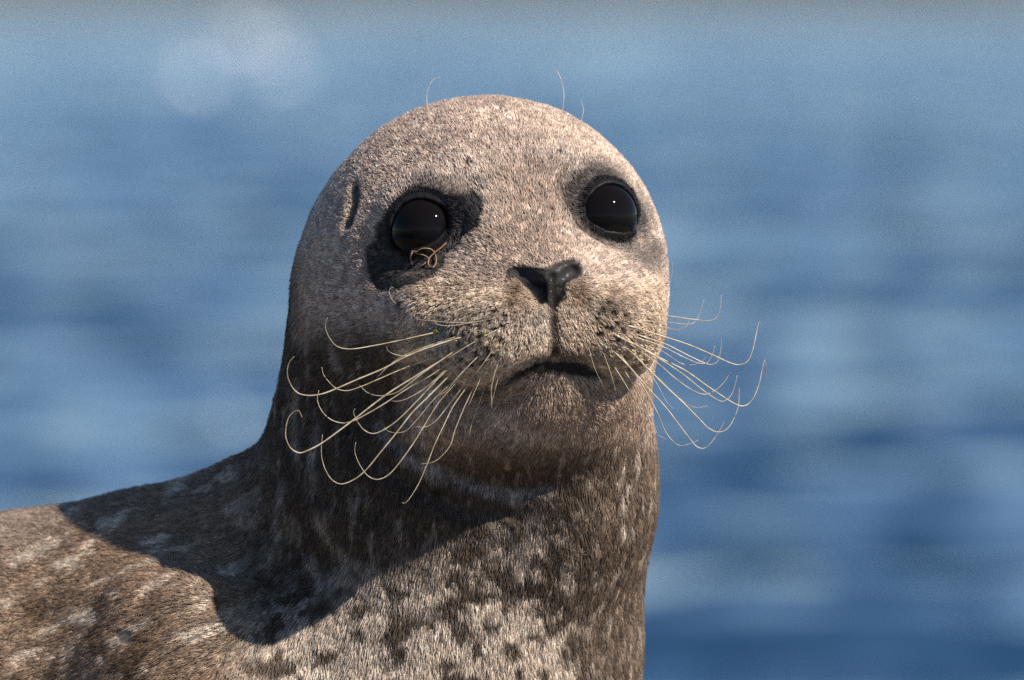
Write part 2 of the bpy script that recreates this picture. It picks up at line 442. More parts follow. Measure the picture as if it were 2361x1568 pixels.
    for c, face, s, out in EYES:
        d = p - c; hh = d @ face; rad = np.linalg.norm(d - hh[:, None] * face, axis=1)
        near_e = (np.abs(hh) < 120)
        rim = near_e * (hh > -10) * sstep(88, 72, rad)
        col = lerp(col, C(.012, .011, .012), rim); bare = np.maximum(bare, near_e * (rad < 70)); wetness = np.maximum(wetness, .35 * rim)
    # nose leather, mouth, ear
    dn = poly_sd(u + 3 * ja, v + 3 * jb, NOSE_UV); wnz = sstep(8, 1, dn) * sstep(330, 380, h[:, 1])
    col = lerp(col, C(.0055, .005, .0055), wnz); bare = np.maximum(bare, (dn < 1) * (h[:, 1] > 350)); wetness = np.maximum(wetness, wnz * (.15 + .85 * sstep(.12, .34, noise(p / 6.5))))
    col = lerp(col, C(.045, .04, .04), .75 * np.exp(-(np.maximum(dn, 0) / 7) ** 2) * front * sstep(660, 640, v))
    dmo = seg_dist(p, M3); wmo = np.exp(-(dmo / 12) ** 4)
    col = lerp(col, C(.02, .017, .015), np.clip(wmo * 1.2, 0, 1)); bare = np.maximum(bare, dmo < 10.5)
    wlp = sstep(6, -8, poly_sd(ju, jv, LIPS_UV)) * front
    col = lerp(col, C(.022, .018, .016), wlp); length = np.where(wlp > .4, 9, length); wetness = np.maximum(wetness, .6 * wlp)
    dph = seg_dist(p, PH3); col = lerp(col, C(.02, .017, .015), np.exp(-(dph / 12) ** 4)); bare = np.maximum(bare, dph < 7)
    de = seg_dist(p, EAR3); col = lerp(col, C(.018, .016, .016), np.exp(-(de / 14) ** 4)); bare = np.maximum(bare, de < 10)
    if DOT3 is not None:
        for d in DOT3:
            m = near(p, d, 16)
            if m.any():
                w = np.exp(-(np.linalg.norm(p[m] - d, axis=1) / 8.0) ** 4); col[m] = lerp(col[m], C(.015, .013, .012), w)
                bare[m] = np.maximum(bare[m], w > .9)
    length *= .4 + .6 * sstep(4, 34, np.minimum(np.minimum(dph, np.maximum(dn, 0)), np.minimum(dmo, de)))
    # bare scar on the flank
    sc = poly_sd(u + 6 * ja, v + 6 * jb, [(268, 1452), (288, 1448), (312, 1452), (314, 1470), (300, 1482), (276, 1476)])
    w = sstep(4, -3, sc); col = lerp(col, C(.13, .11, .10), w); bare = np.maximum(bare, w)
    return np.clip(col, .004, .9), length, bare, wetness

DOT3 = tr(DOTS_UV, seal_sdf)
STREAKS = [[(1060, 965), (1130, 985), (1220, 1000), (1310, 1000)], [(990, 1060), (1080, 1110), (1180, 1140), (1270, 1130)],
           [(735, 1190), (760, 1240), (800, 1290), (850, 1310)], [(790, 1310), (840, 1360), (900, 1390), (990, 1400)],
           [(720, 1290), (760, 1350), (800, 1400)], [(880, 980), (930, 1040), (1000, 1090)], [(690, 880), (682, 980), (690, 1050)],
           [(735, 980), (722, 1060), (730, 1110)], [(560, 1380), (600, 1420), (640, 1400)], [(340, 1272), (372, 1240), (396, 1214)],
           [(700, 690), (715, 740), (712, 800)], [(770, 760), (780, 830)], [(655, 1120), (640, 1180), (650, 1240)], [(1150, 1215), (1130, 1290)]]
STREAK3 = [tr(dense(l, 8), seal_sdf) for l in STREAKS]

def flow(p, n):
    """direction the hairs lie, tangent to the skin"""
    h = (p - HO) @ HM.T; u, v = uv_of(p)
    nose = head(0, 560, -140)
    away = p - nose; away /= np.linalg.norm(away, axis=1, keepdims=True)
    down = np.array((-.10, .22, -1.0)); back = nrm((-.80, .42, -.18))
    w_neck = np.maximum(sstep(760, 1000, v), sstep(120, -200, h[:, 1]) * sstep(500, 760, v))
    w_body = sstep(760, 420, u) * sstep(1000, 1200, v)
    d = away * (1 - w_neck)[:, None] + down * (w_neck * (1 - w_body))[:, None] + nrm((-.72, .45, -.62)) * (w_neck * w_body)[:, None]
    # muzzle pads: fur combs down beside the philtrum and out to the sides
    wm = sstep(300, 400, h[:, 1]) * sstep(660, 720, v)
    side = np.clip((u - 1272) / 200, -1, 1)
    d = d * (1 - wm)[:, None] + (side[:, None] * HR * .9 - HU * (1 - .55 * np.abs(side))[:, None]) * wm[:, None]
    # round the eyes
    for c, face, s, out in EYES:
        r = p - c; hh = r @ face; r = r - hh[:, None] * face; rad = np.linalg.norm(r, axis=1)
        w = np.exp(-(rad / 125) ** 4) * (np.abs(hh) < 160)
        t = r / (rad[:, None] + 1e-6); t = t * .75 + np.cross(face, t) * (.4 if c[0] > 0 else -.4)
        d = d * (1 - w)[:, None] + t * w[:, None]
    jit = np.stack([fbm(p / 70.0 + 5 * k, 2) for k in range(3)], 1)
    d = d + .28 * jit
    d = d - (d * n).sum(1)[:, None] * n; mag = np.linalg.norm(d, axis=1)
    return d / (mag[:, None] + 1e-6), mag

# ------------------------------------------------------------------ water, far shore, rock
WZ = -1.05
def hmat(name, fn):
    m, t, b = new_mat(name); fn(t, b); return m
def water_nodes(t, b):
    b.inputs['Base Color'].default_value = (0.010, 0.038, 0.082, 1); b.inputs['Roughness'].default_value = 0.05
    b.inputs['IOR'].default_value = 1.333
    tc = t.nodes.new('ShaderNodeNewGeometry')
    n1 = t.nodes.new('ShaderNodeTexNoise'); n1.inputs['Scale'].default_value = 3.2; n1.inputs['Detail'].default_value = 3.0
    t.links.new(tc.outputs['Position'], n1.inputs['Vector'])
    va = t.nodes.new('ShaderNodeVectorMath'); va.operation = 'SUBTRACT'; va.inputs[1].default_value = (.5, .5, .5)
    vm = t.nodes.new('ShaderNodeVectorMath'); vm.operation = 'MULTIPLY'; vm.inputs[1].default_value = (1.5, 1.5, 0)
    vd = t.nodes.new('ShaderNodeVectorMath'); vd.operation = 'ADD'
    vn = t.nodes.new('ShaderNodeVectorMath'); vn.operation = 'NORMALIZE'
    t.links.new(n1.outputs['Color'], va.inputs[0]); t.links.new(va.outputs[0], vm.inputs[0]); t.links.new(vm.outputs[0], vd.inputs[0])
    t.links.new(tc.outputs['Normal'], vd.inputs[1]); t.links.new(vd.outputs[0], vn.inputs[0]); t.links.new(vn.outputs[0], b.inputs['Normal'])
WATER = hmat('sea_water', water_nodes)

def water_height(x, y):
    r = np.random.default_rng(3); z = 0 * x
    for k in range(40):
        lam = .42 * 1.065 ** k; st = .029 if lam > .7 else .016
        a = r.normal(0, .44) + math.radians(86); ph = r.uniform(0, 6.28)
        fade = np.clip(1 - np.maximum(y, 5) / (lam * 300), 0, 1)
        z = z + st * lam / 6.283 * fade * np.sin(2 * math.pi / lam * (x * math.cos(a) + y * math.sin(a)) + ph)
    return z
def water_grid(name, xs_fn, ys, nx):
    vs = []; t = np.linspace(-1, 1, nx)
    for y in ys: vs.append(np.stack([t * xs_fn(y), np.full(nx, y), np.zeros(nx)], 1))
    v = np.concatenate(vs); v[:, 2] = WZ + water_height(v[:, 0], v[:, 1]); ny = len(ys)
    i = np.arange(ny * nx).reshape(ny, nx)
    f = np.stack([i[:-1, :-1], i[:-1, 1:], i[1:, 1:], i[1:, :-1]], -1).reshape(-1, 4)
    return v, f
ys = [-60, -30, -15, -8, -4, -2, 0, 2, 4, 6, 8, 10, 11]
y = 12.0
while y < 300: ys.append(y); y *= 1.0036
while y < 1500: ys.append(y); y *= 1.05
v, f = water_grid('water', lambda y: 5 + abs(y) * .62 if y < 240 else 154 + (y - 240) * 1.5, ys, 380)
wt_o = mesh_obj('water', v, f.tolist(), WATER); tag(wt_o, kind='structure', label='rippled blue sea water behind the seal')
v = np.array([(-3000, -1500, WZ - .12), (3000, -1500, WZ - .12), (3000, 3000, WZ - .12), (-3000, 3000, WZ - .12)])
tag(mesh_obj('sea', v, [(0, 1, 2, 3)], WATER), kind='structure', label='open sea water around')

def shore_nodes(t, b):
    b.inputs['Roughness'].default_value = .95
    n = t.nodes.new('ShaderNodeTexNoise'); n.inputs['Scale'].default_value = .012; n.inputs['Detail'].default_value = 5
    g = t.nodes.new('ShaderNodeNewGeometry'); t.links.new(g.outputs['Position'], n.inputs['Vector'])
    r = t.nodes.new('ShaderNodeValToRGB'); r.color_ramp.elements[0].position = .35; r.color_ramp.elements[1].position = .65
    r.color_ramp.elements[0].color = (.035, .04, .028, 1); r.color_ramp.elements[1].color = (.13, .115, .09, 1)
    t.links.new(n.outputs[0], r.inputs[0]); t.links.new(r.outputs[0], b.inputs['Base Color'])
SHORE = hmat('far_shore_scrub', shore_nodes)
nx, ny = 160, 14; vs = []
for j in range(ny):
    for i in range(nx):
        x = -2500 + 5000 * i / (nx - 1); t = j / (ny - 1)
        yy = 2300 + 900 * t + 60 * math.sin(x * .006) ; z = WZ - .3 + 42 * t ** .6 * (1 + .35 * math.sin(x * .007 + 1) * math.sin(x * .0023)) + random.uniform(-1, 1) * (j > 0)
        vs.append((x, yy, z))
fs = [(j * nx + i, j * nx + i + 1, (j + 1) * nx + i + 1, (j + 1) * nx + i) for j in range(ny - 1) for i in range(nx - 1)]
tag(mesh_obj('hills', vs, fs, SHORE), kind='structure', label='dark wooded shore far across the water')

hb_ = bpy.data.objects['hills'].copy(); hb_.data = bpy.data.objects['hills'].data; hb_.rotation_euler = (0, 0, math.pi); hb_.scale = (.2, .2, .5)  # unseen copy put behind the camera to darken what the eyes reflect
hb_.location = (0, -40, WZ * -.5); COL.objects.link(hb_); hb_['label'] = 'unseen shore added behind the camera to block the bright horizon'
def rock_nodes(t, b):
    b.inputs['Roughness'].default_value = .85
    g = t.nodes.new('ShaderNodeNewGeometry'); n = t.nodes.new('ShaderNodeTexNoise'); n.inputs['Scale'].default_value = 14; n.inputs['Detail'].default_value = 8
    t.links.new(g.outputs['Position'], n.inputs['Vector'])
    r = t.nodes.new('ShaderNodeValToRGB'); r.color_ramp.elements[0].color = (.11, .09, .07, 1); r.color_ramp.elements[1].color = (.30, .25, .20, 1)
    t.links.new(n.outputs[0], r.inputs[0]); t.links.new(r.outputs[0], b.inputs['Base Color'])
ROCK = hmat('shore_rock', rock_nodes)
bm = bmesh.new(); bmesh.ops.create_icosphere(bm, subdivisions=5, radius=1)
co = np.array([x.co[:] for x in bm.verts]); nn = fbm(co * 2.2, 4)
for x, c, k in zip(bm.verts, co, nn):
    s = 1 + .18 * k; x.co = (c[0] * 2.1 * s - .25, c[1] * 1.35 * s + .15, -.87 + c[2] * .60 * s if c[2] < .2 else -.87 + (.2 + (c[2] - .2) * .85) * .60 * s)
me = bpy.data.meshes.new('ground'); bm.to_mesh(me); bm.free(); me.materials.append(ROCK)
ro = bpy.data.objects.new('ground', me); COL.objects.link(ro); tag(ro, kind='structure', label='rock ledge the seal lies on')

# white lumps added on the water to stand in for glints and pale discs
GLINT, t, b = new_mat('glint_white', Base_Color=(.80, .80, .82, 1), Roughness=.8)
bm = bmesh.new(); rf = random.Random(9)
for (u_, v_, sz, k) in ((455, 195, .30, 3), (650, 176, .30, 3), (560, 92, .46, 4), (610, 120, .30, 2), (530, 855, .045, 2), (590, 862, .035, 1), (480, 850, .03, 1),
                        (525, 975, .032, 1), (570, 990, .026, 1), (480, 962, .026, 1), (500, 640, .05, 1), (660, 520, .05, 1)):
    r_ = ray(u_, v_); t_ = (WZ / S - CAMQ[2]) / r_[2]; w_ = (CAMQ + r_ * t_) * S
    for i in range(k):
        sc = sz * rf.uniform(.6, 1.1)
        m4 = Matrix.Translation((w_[0] + rf.uniform(-.5, .5) * sz, w_[1] + rf.uniform(-1, 1), WZ + sc * .15)) @ Matrix.Diagonal((sc * .6, sc * .6, sc * .42, 1))
        g_ = bmesh.ops.create_icosphere(bm, subdivisions=2, radius=1, matrix=m4)
        for x in g_['verts']: x.co += Vector((rf.uniform(-1, 1), rf.uniform(-1, 1), rf.uniform(-1, 1))) * sc * .06
me = bpy.data.meshes.new('glint_lumps'); bm.to_mesh(me); bm.free(); me.materials.append(GLINT)
fo_ = bpy.data.objects.new('glint_lumps', me); COL.objects.link(fo_); tag(fo_, 'white lumps added far out on the water as blurred glints', kind='stuff')

# ------------------------------------------------------------------ seal object
seal = bpy.data.objects.new('seal', None); COL.objects.link(seal)
seal.location = (-.12, .25, -.40); seal.empty_display_size = .2
tag(seal, 'spotted brown and grey seal with its head raised, looking at the viewer', 'seal')
ORI = np.array(seal.location[:])
def W2(p): return np.asarray(p) * S - ORI          # q -> seal's own space

def attr_color(t, name):
    a = t.nodes.new('ShaderNodeAttribute'); a.attribute_name = name; return a
SKIN, t, b = new_mat('seal_skin', Roughness=.5)
a = attr_color(t, 'coat_color'); t.links.new(a.outputs['Color'], b.inputs['Base Color'])
ms = t.nodes.new('ShaderNodeMapRange'); ms.inputs['To Min'].default_value = .02; ms.inputs['To Max'].default_value = .30
t.links.new(a.outputs['Alpha'], ms.inputs['Value']); t.links.new(ms.outputs[0], b.inputs['Specular IOR Level'])
mr = t.nodes.new('ShaderNodeMapRange'); mr.inputs['To Min'].default_value = .6; mr.inputs['To Max'].default_value = .35
t.links.new(a.outputs['Alpha'], mr.inputs['Value']); t.links.new(mr.outputs[0], b.inputs['Roughness'])
n = t.nodes.new('ShaderNodeTexNoise'); n.inputs['Scale'].default_value = 900; g = t.nodes.new('ShaderNodeTexCoord'); t.links.new(g.outputs['Object'], n.inputs['Vector'])
bp = t.nodes.new('ShaderNodeBump'); bp.inputs['Strength'].default_value = .35; bp.inputs['Distance'].default_value = .0008
t.links.new(n.outputs[0], bp.inputs['Height']); t.links.new(bp.outputs[0], b.inputs['Normal'])

me = bpy.data.meshes.new('body')
loops = np.concatenate([F2.ravel(), np.array([i for p in NG for i in p], int)]).astype(np.int32)
starts = np.concatenate([np.arange(0, F2.size, 4), F2.size + np.cumsum([0] + [len(p) for p in NG])[:-1]]).astype(np.int32)
me.vertices.add(len(V2)); me.vertices.foreach_set('co', W2(V2).astype(np.float32).ravel())
me.loops.add(len(loops)); me.loops.foreach_set('vertex_index', loops)
me.polygons.add(len(starts)); me.polygons.foreach_set('loop_start', starts)
me.polygons.foreach_set('use_smooth', np.ones(len(starts), bool)); me.update(calc_edges=True)
vu, vv_ = uv_of(V2); sel = (vu > -420) & (vv_ < 1900) & (V2[:, 1] < 1250)
vc = np.tile(C(.14, .10, .07), (len(V2), 1)); vb = np.zeros(len(V2)); vw = np.zeros(len(V2))
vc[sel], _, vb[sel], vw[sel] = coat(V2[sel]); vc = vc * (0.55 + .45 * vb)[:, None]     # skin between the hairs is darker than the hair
ca = me.attributes.new('coat_color', 'FLOAT_COLOR', 'POINT')
ca.data.foreach_set('color', np.concatenate([vc, vw[:, None]], 1).astype(np.float32).ravel())
me.materials.append(SKIN)
body = bpy.data.objects.new('body', me); COL.objects.link(body); body.parent = seal

# fur
def make_fur():
    tri = np.concatenate([Fq[:, [0, 1, 2]], Fq[:, [0, 2, 3]]])
    A, B, Cc = V[tri[:, 0]], V[tri[:, 1]], V[tri[:, 2]]
    cr = np.cross(B - A, Cc - A); area = np.linalg.norm(cr, axis=1) / 2; nn = cr / (2 * area[:, None] + 1e-12)
    VN = np.stack([np.bincount(tri.ravel(), np.repeat(cr[:, k], 3), len(V)) for k in range(3)], 1)
    VN /= np.linalg.norm(VN, axis=1, keepdims=True) + 1e-9
    cen = (A + B + Cc) / 3; u, v = uv_of(cen)
    view = nrm(CAMQ); wgt = area * sstep(-.55, -.1, nn @ view)
    wgt *= sstep(-260, -60, u) * sstep(1780, 1620, v) * .97 + .03
    hd = near(cen, head(0, 330, -100), 560); wgt *= np.where(hd, 1.25, 1.0)
    N = FUR_N
    cdf = np.cumsum(wgt); pick = np.searchsorted(cdf, rng.random(N) * cdf[-1])
    r1, r2 = np.sqrt(rng.random(N)), rng.random(N)
    p = A[pick] * (1 - r1)[:, None] + B[pick] * (r1 * (1 - r2))[:, None] + Cc[pick] * (r1 * r2)[:, None]
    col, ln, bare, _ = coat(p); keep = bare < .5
    p, col, ln = p[keep], col[keep], ln[keep]
    nrmv = (VN[tri[pick, 0]] * (1 - r1)[:, None] + VN[tri[pick, 1]] * (r1 * (1 - r2))[:, None] + VN[tri[pick, 2]] * (r1 * r2)[:, None])[keep]; nrmv /= np.linalg.norm(nrmv, axis=1, keepdims=True) + 1e-9
    d, mag = flow(p, nrmv); ln = ln * sstep(-.15, .35, mag); n = len(p); u, v = uv_of(p); h = (p - HO) @ HM.T
    ln = ln * (0.65 + .6 * rng.random(n))
    face = sstep(-60, 120, h[:, 1]) * sstep(960, 860, v); dark = col.mean(1) < .07
    lift = np.radians(13 + 14 * face + 7 * rng.normal(size=n)); lift = np.where(dark & (face > .5), np.radians(12), np.clip(lift, .08, 1.1))
    side = np.cross(nrmv, d); sp = rng.normal(0, .20, n)
    d = d + side * sp[:, None]; d /= np.linalg.norm(d, axis=1, keepdims=True)
    K = 4; ts = np.linspace(0, 1, K)
    tip = p + d * (ln * np.cos(lift))[:, None] + nrmv * (ln * np.sin(lift))[:, None]
    # hairs gather into small tufts
    cell = 13 + 8 * sstep(1250, 1380, u) * sstep(960, 1060, v)
    RM = np.array(Matrix.Rotation(.83, 3, Vector((.5, .7, .4))))
    warp = 22 * np.stack([noise(p / 26.0 + 9 * k) for k in range(3)], 1) + rng.normal(0, 1.6, (n, 3))
    key = np.floor((p + warp) @ RM.T / cell[:, None]).astype(np.int64)
    key = ((key[:, 0] + 4000) * 10000 + key[:, 1] + 4000) * 10000 + key[:, 2] + 4000
    _, inv = np.unique(key, return_inverse=True); cnt = np.bincount(inv)
    mean = np.stack([np.bincount(inv, tip[:, k]) / cnt for k in range(3)], 1)[inv]
    cs = np.clip(.45 + .30 * sstep(1200, 1400, u) * sstep(940, 1060, v) + .12 * face, 0, .85)
    tip = tip + (mean - tip) * (cs * (.6 + .4 * rng.random(n)))[:, None]
    spec = np.clip(.10 + .45 * sstep(.03, .2, col.mean(1)), 0, 1)
    ctint = np.random.default_rng(2).normal(0, .24, len(cnt))[inv] + rng.normal(0, .22, n)
    col = col * np.exp(ctint)[:, None]
    # curved: leaves the skin more upright, then lies down
    m = p + d * (ln * .30)[:, None] + nrmv * (ln * np.sin(lift) * .75)[:, None]
    pts = np.stack([p * (1 - t) ** 2 + m * (2 * t * (1 - t)) + tip * t * t for t in ts], 1)
    pts[:, 0] -= nrmv * 2.0
    cu = bpy.data.hair_curves.new('fur'); cu.add_curves([K] * n)
    cu.points.foreach_set('position', W2(pts.reshape(-1, 3)).astype(np.float32).ravel())
    rad = (np.array([.68, .65, .50, .13])[None] * (0.8 + .5 * rng.random(n))[:, None] * S).astype(np.float32)
    cu.points.foreach_set('radius', rad.ravel())
    at = cu.attributes.new('coat_color', 'FLOAT_COLOR', 'CURVE')
    at.data.foreach_set('color', np.concatenate([np.clip(col, .004, .85), spec[:, None]], 1).astype(np.float32).ravel())
    m_ = bpy.data.materials.new('seal_fur'); m_.use_nodes = True; t = m_.node_tree; t.nodes.clear()
    o = t.nodes.new('ShaderNodeOutputMaterial'); hb = t.nodes.new('ShaderNodeBsdfPrincipled')
    hb.inputs['Roughness'].default_value = .42; hb.inputs['IOR'].default_value = 1.5
    a = attr_color(t, 'coat_color'); t.links.new(a.outputs['Color'], hb.inputs['Base Color']); t.links.new(hb.outputs[0], o.inputs[0]); t.links.new(a.outputs['Alpha'], hb.inputs['Specular IOR Level'])
    cu.materials.append(m_)
    fo = bpy.data.objects.new('fur', cu); COL.objects.link(fo); fo.parent = seal; fo['kind'] = 'stuff'
FUR_N = 520000
make_fur()

# eyes
EYE, t, b = new_mat('seal_eye', Base_Color=(.005, .004, .004, 1), Roughness=.045, IOR=1.38, Specular_IOR_Level=.17)
for c, face, s, out in EYES:
    bm = bmesh.new(); bmesh.ops.create_uvsphere(bm, u_segments=48, v_segments=32, radius=EYE_R * S)
    me = bpy.data.meshes.new('eyeball'); bm.to_mesh(me); bm.free(); me.materials.append(EYE)
    me.polygons.foreach_set('use_smooth', [True] * len(me.polygons))
    o = bpy.data.objects.new('eyeball', me); COL.objects.link(o); o.parent = seal; o.location = W2(c)

# ------------------------------------------------------------------ whiskers
def c4(l): return [(604.3 + a * .3174, 675.4 + b * .3174) for a, b in l]
def c5(l): return [(1350.7 + a * .2947, 604.3 + b * .2947) for a, b in l]
WH_L = [  # (points, root radius in q)
 ([(1290, 290), (1270, 285), (1000, 345), (800, 385), (640, 408), (540, 385), (480, 310), (460, 240), (475, 180)], 1.9),
 ([(1720, 262), (1610, 318), (1480, 392), (1340, 480)], 1.7),
 ([(1480, 318), (1400, 335), (1200, 400), (1050, 460), (880, 550), (700, 625), (540, 695), (430, 735), (330, 745), (250, 720), (200, 650), (182, 580), (195, 510), (232, 462)], 2.5),
 ([(1440, 315), (1370, 330), (1150, 405), (1020, 460), (920, 530), (840, 610)], 1.6),
 ([(1450, 335), (1150, 430), (1040, 455), (965, 447), (915, 420), (903, 390)], 1.4),
 ([(1260, 465), (1170, 495), (1000, 560), (850, 625), (720, 680), (620, 710), (540, 695), (480, 640), (445, 590), (434, 540)], 2.0),
 ([(1430, 400), (1300, 490), (1180, 565), (960, 700), (820, 800), (680, 910), (520, 1030), (420, 1100), (330, 1145), (270, 1162), (210, 1130), (175, 1060), (172, 990), (190, 910), (235, 860), (270, 860), (290, 905)], 2.6),
 ([(1400, 480), (1240, 590), (1050, 700), (880, 810), (760, 880), (660, 930), (580, 945), (500, 920), (435, 860), (402, 780), (412, 708)], 2.2),
 ([(1380, 430), (1260, 520), (1130, 610), (1000, 710), (910, 742), (830, 745), (760, 720), (708, 670)], 1.6),
 ([(1420, 470), (1330, 560), (1200, 680), (1080, 755), (1000, 785), (940, 785)], 1.5),
 ([(1430, 480), (1290, 610), (1130, 780), (1000, 910), (900, 985), (810, 1022), (740, 995), (690, 930), (665, 870), (675, 840)], 1.9),
 ([(1460, 490), (1340, 620), (1200, 760), (1090, 870), (1000, 985), (940, 1060), (850, 1170), (750, 1290), (660, 1360), (570, 1388), (500, 1350), (450, 1260), (430, 1160), (438, 1030)], 2.4),
 ([(1490, 540), (1400, 660), (1280, 800), (1180, 960), (1100, 1090), (1000, 1230), (920, 1320), (840, 1355), (770, 1330), (710, 1250), (675, 1160), (680, 1085)], 2.1),
 ([(1470, 540), (1380, 650), (1250, 770), (1150, 890), (1060, 990), (1000, 1015), (930, 1010), (885, 980)], 1.6),
 ([(1540, 580), (1450, 690), (1320, 860), (1250, 940), (1180, 975), (1115, 972)], 1.5),
 ([(1550, 570), (1480, 690), (1390, 820), (1320, 960), (1250, 1110), (1200, 1240), (1140, 1380), (1080, 1480), (1040, 1525), (1015, 1525)], 1.9),
 ([(1580, 590), (1530, 700), (1460, 850), (1400, 1000), (1370, 1100), (1310, 1180), (1240, 1230), (1150, 1243)], 1.7),
 ([(1735, 465), (1690, 580), (1665, 700), (1668, 790), (1665, 835)], 1.6),
 ([(1700, 375), (1630, 480), (1550, 590)], 1.6), ([(1735, 565), (1700, 670), (1670, 790)], 1.3),
 ([(1620, 545), (1560, 680), (1490, 840)], 1.4), ([(1620, 680), (1570, 820), (1520, 960), (1505, 1050)], 1.3),
 ([(1600, 430), (1450, 580), (1350, 700), (1280, 750)], 1.4),
 ([(1690, 185), (1550, 210), (1400, 215), (1250, 205), (1130, 190), (1095, 155)], 1.2),
 ([(1590, 205), (1400, 235), (1300, 235), (1250, 215)], 1.1), ([(1410, 180), (1250, 160), (1080, 145)], 1.0)]
WH_R = [
 ([(380, 400), (450, 405), (650, 422), (850, 450), (960, 458), (1020, 435), (1050, 370), (1060, 260)], 1.9),
 ([(400, 450), (470, 460), (650, 472), (800, 487), (860, 460), (900, 380), (925, 295)], 1.6),
 ([(420, 475), (500, 485), (620, 510), (710, 528), (780, 508), (810, 450)], 1.4),
 ([(300, 490), (430, 525), (600, 580), (800, 645), (1000, 730), (1120, 785), (1200, 803), (1270, 770), (1310, 670), (1335, 550), (1355, 470), (1375, 490)], 2.4),
 ([(360, 545), (440, 580), (620, 640), (800, 730), (930, 790), (990, 800), (1035, 770), (1055, 690), (1060, 600)], 1.8),
 ([(350, 570), (430, 600), (600, 660), (760, 740), (880, 790), (950, 785), (990, 720), (1010, 655)], 1.5),
 ([(380, 600), (480, 640), (620, 710), (740, 790), (830, 805), (900, 780), (938, 745)], 1.4),
 ([(190, 540), (270, 590), (450, 680), (600, 760), (780, 850), (950, 970), (1100, 1070), (1180, 1115), (1240, 1125), (1300, 1080), (1350, 970), (1380, 840), (1400, 765), (1410, 830), (1408, 920)], 2.6),
 ([(260, 560), (330, 610), (550, 740), (750, 870), (900, 990), (1000, 1060), (1070, 1090), (1130, 1050), (1165, 970), (1185, 885)], 2.0),
 ([(300, 610), (400, 680), (560, 790), (700, 910), (830, 1000), (930, 1035), (1010, 1005), (1080, 940), (1130, 865)], 2.0),
 ([(240, 620), (350, 700), (500, 850), (620, 970), (750, 1090), (880, 1220), (960, 1300), (1040, 1330), (1110, 1300), (1165, 1210), (1195, 1110), (1200, 985), (1185, 1080)], 2.5),
 ([(180, 660), (350, 830), (500, 1000), (620, 1130), (720, 1260), (820, 1390), (870, 1445), (930, 1455), (990, 1400), (1050, 1310), (1080, 1255)], 2.3),
 ([(240, 690), (380, 870), (470, 1010), (560, 1180), (620, 1320), (680, 1400), (740, 1435), (820, 1420), (880, 1392)], 2.0),
 ([(190, 770), (300, 940), (390, 1100), (450, 1220)], 1.7), ([(280, 810), (400, 1010), (470, 1150), (560, 1340), (630, 1385)], 1.7),
 ([(110, 650), (170, 800), (210, 920), (235, 1010)], 1.5), ([(10, 600), (30, 700), (70, 830), (130, 960)], 1.2),
 ([(350, 660), (450, 790), (560, 960), (630, 1090), (690, 1150)], 1.4), ([(480, 830), (600, 940), (700, 1040), (800, 1115), (870, 1138), (955, 1125)], 1.4),
 ([(480, 240), (560, 220), (640, 160), (675, 90), (682, 0)], 1.0), ([(430, 330), (490, 310), (570, 285), (620, 250), (640, 215)], 1.0)]
WH_B = [([(990, 285), (985, 240), (984, 222), (987, 205), (995, 188), (1005, 180), (1016, 179)], 1.2),
        ([(1291, 290), (1297, 255), (1300, 220), (1294, 185), (1283, 163), (1268, 150)], 1.3),
        ([(1337, 295), (1343, 268), (1345, 250), (1338, 228)], 1.0)]
WH_F = [(c1([(930, 1560), (860, 1490), (825, 1420), (830, 1370), (850, 1350), (868, 1365)]), .9),
        (c1([(1780, 1550), (1600, 1480), (1550, 1430), (1560, 1400)]), .9)]
WHISK, t, b = new_mat('whisker', Roughness=.28, IOR=1.5)
b.inputs['Subsurface Weight'].default_value = 0.0
n = t.nodes.new('ShaderNodeTexNoise'); n.inputs['Scale'].default_value = 160; g = t.nodes.new('ShaderNodeNewGeometry'); t.links.new(g.outputs['Position'], n.inputs['Vector'])
r = t.nodes.new('ShaderNodeValToRGB'); r.color_ramp.elements[0].position = .35; r.color_ramp.elements[1].position = .68
r.color_ramp.elements[0].color = (.34, .25, .14, 1); r.color_ramp.elements[1].color = (.62, .54, .39, 1)
t.links.new(n.outputs[0], r.inputs[0]); t.links.new(r.outputs[0], b.inputs['Base Color'])

def catmull(pts, m):
    pts = np.asarray(pts, float); q = np.concatenate([[2 * pts[0] - pts[1]], pts, [2 * pts[-1] - pts[-2]]]); out = []
    for i in range(1, len(q) - 2):
        a, b_, c, d = q[i - 1:i + 3]
        for t in np.linspace(0, 1, m, endpoint=False):
            out.append(.5 * (2 * b_ + (c - a) * t + (2 * a - 5 * b_ + 4 * c - d) * t * t + (3 * b_ - a - 3 * c + d) * t ** 3))
    return np.array(out + [pts[-1]])
def tube(name, pts, r0, r1, mat, parent, sides=6, org=None):
    n = len(pts); vs = []; fs = []
    tg = np.gradient(pts, axis=0); tg /= np.linalg.norm(tg, axis=1, keepdims=True) + 1e-9
    a = np.cross(tg[0], (0.3, 1, .2)); a /= np.linalg.norm(a)
    for i in range(n):
        a = a - (a @ tg[i]) * tg[i]; a /= np.linalg.norm(a); b_ = np.cross(tg[i], a); s = i / (n - 1)
        r = r0 + (r1 - r0) * s ** 1.3
        for k in range(sides):
            an = 2 * math.pi * k / sides; vs.append(W2(pts[i] + r * (a * math.cos(an) + b_ * math.sin(an))))
    for i in range(n - 1):
        for k in range(sides):
            k2 = (k + 1) % sides; fs.append((i * sides + k, i * sides + k2, (i + 1) * sides + k2, (i + 1) * sides + k))
    fs.append(tuple(range(sides - 1, -1, -1))); fs.append(tuple((n - 1) * sides + k for k in range(sides)))
    return mesh_obj(name, vs, fs, mat, parent)
rngw = np.random.default_rng(8)
JOBS = [(c4(l), r, -.10, .32, 'whisker') for l, r in WH_L] + [(c5(l), r, .22, .32, 'whisker') for l, r in WH_R]
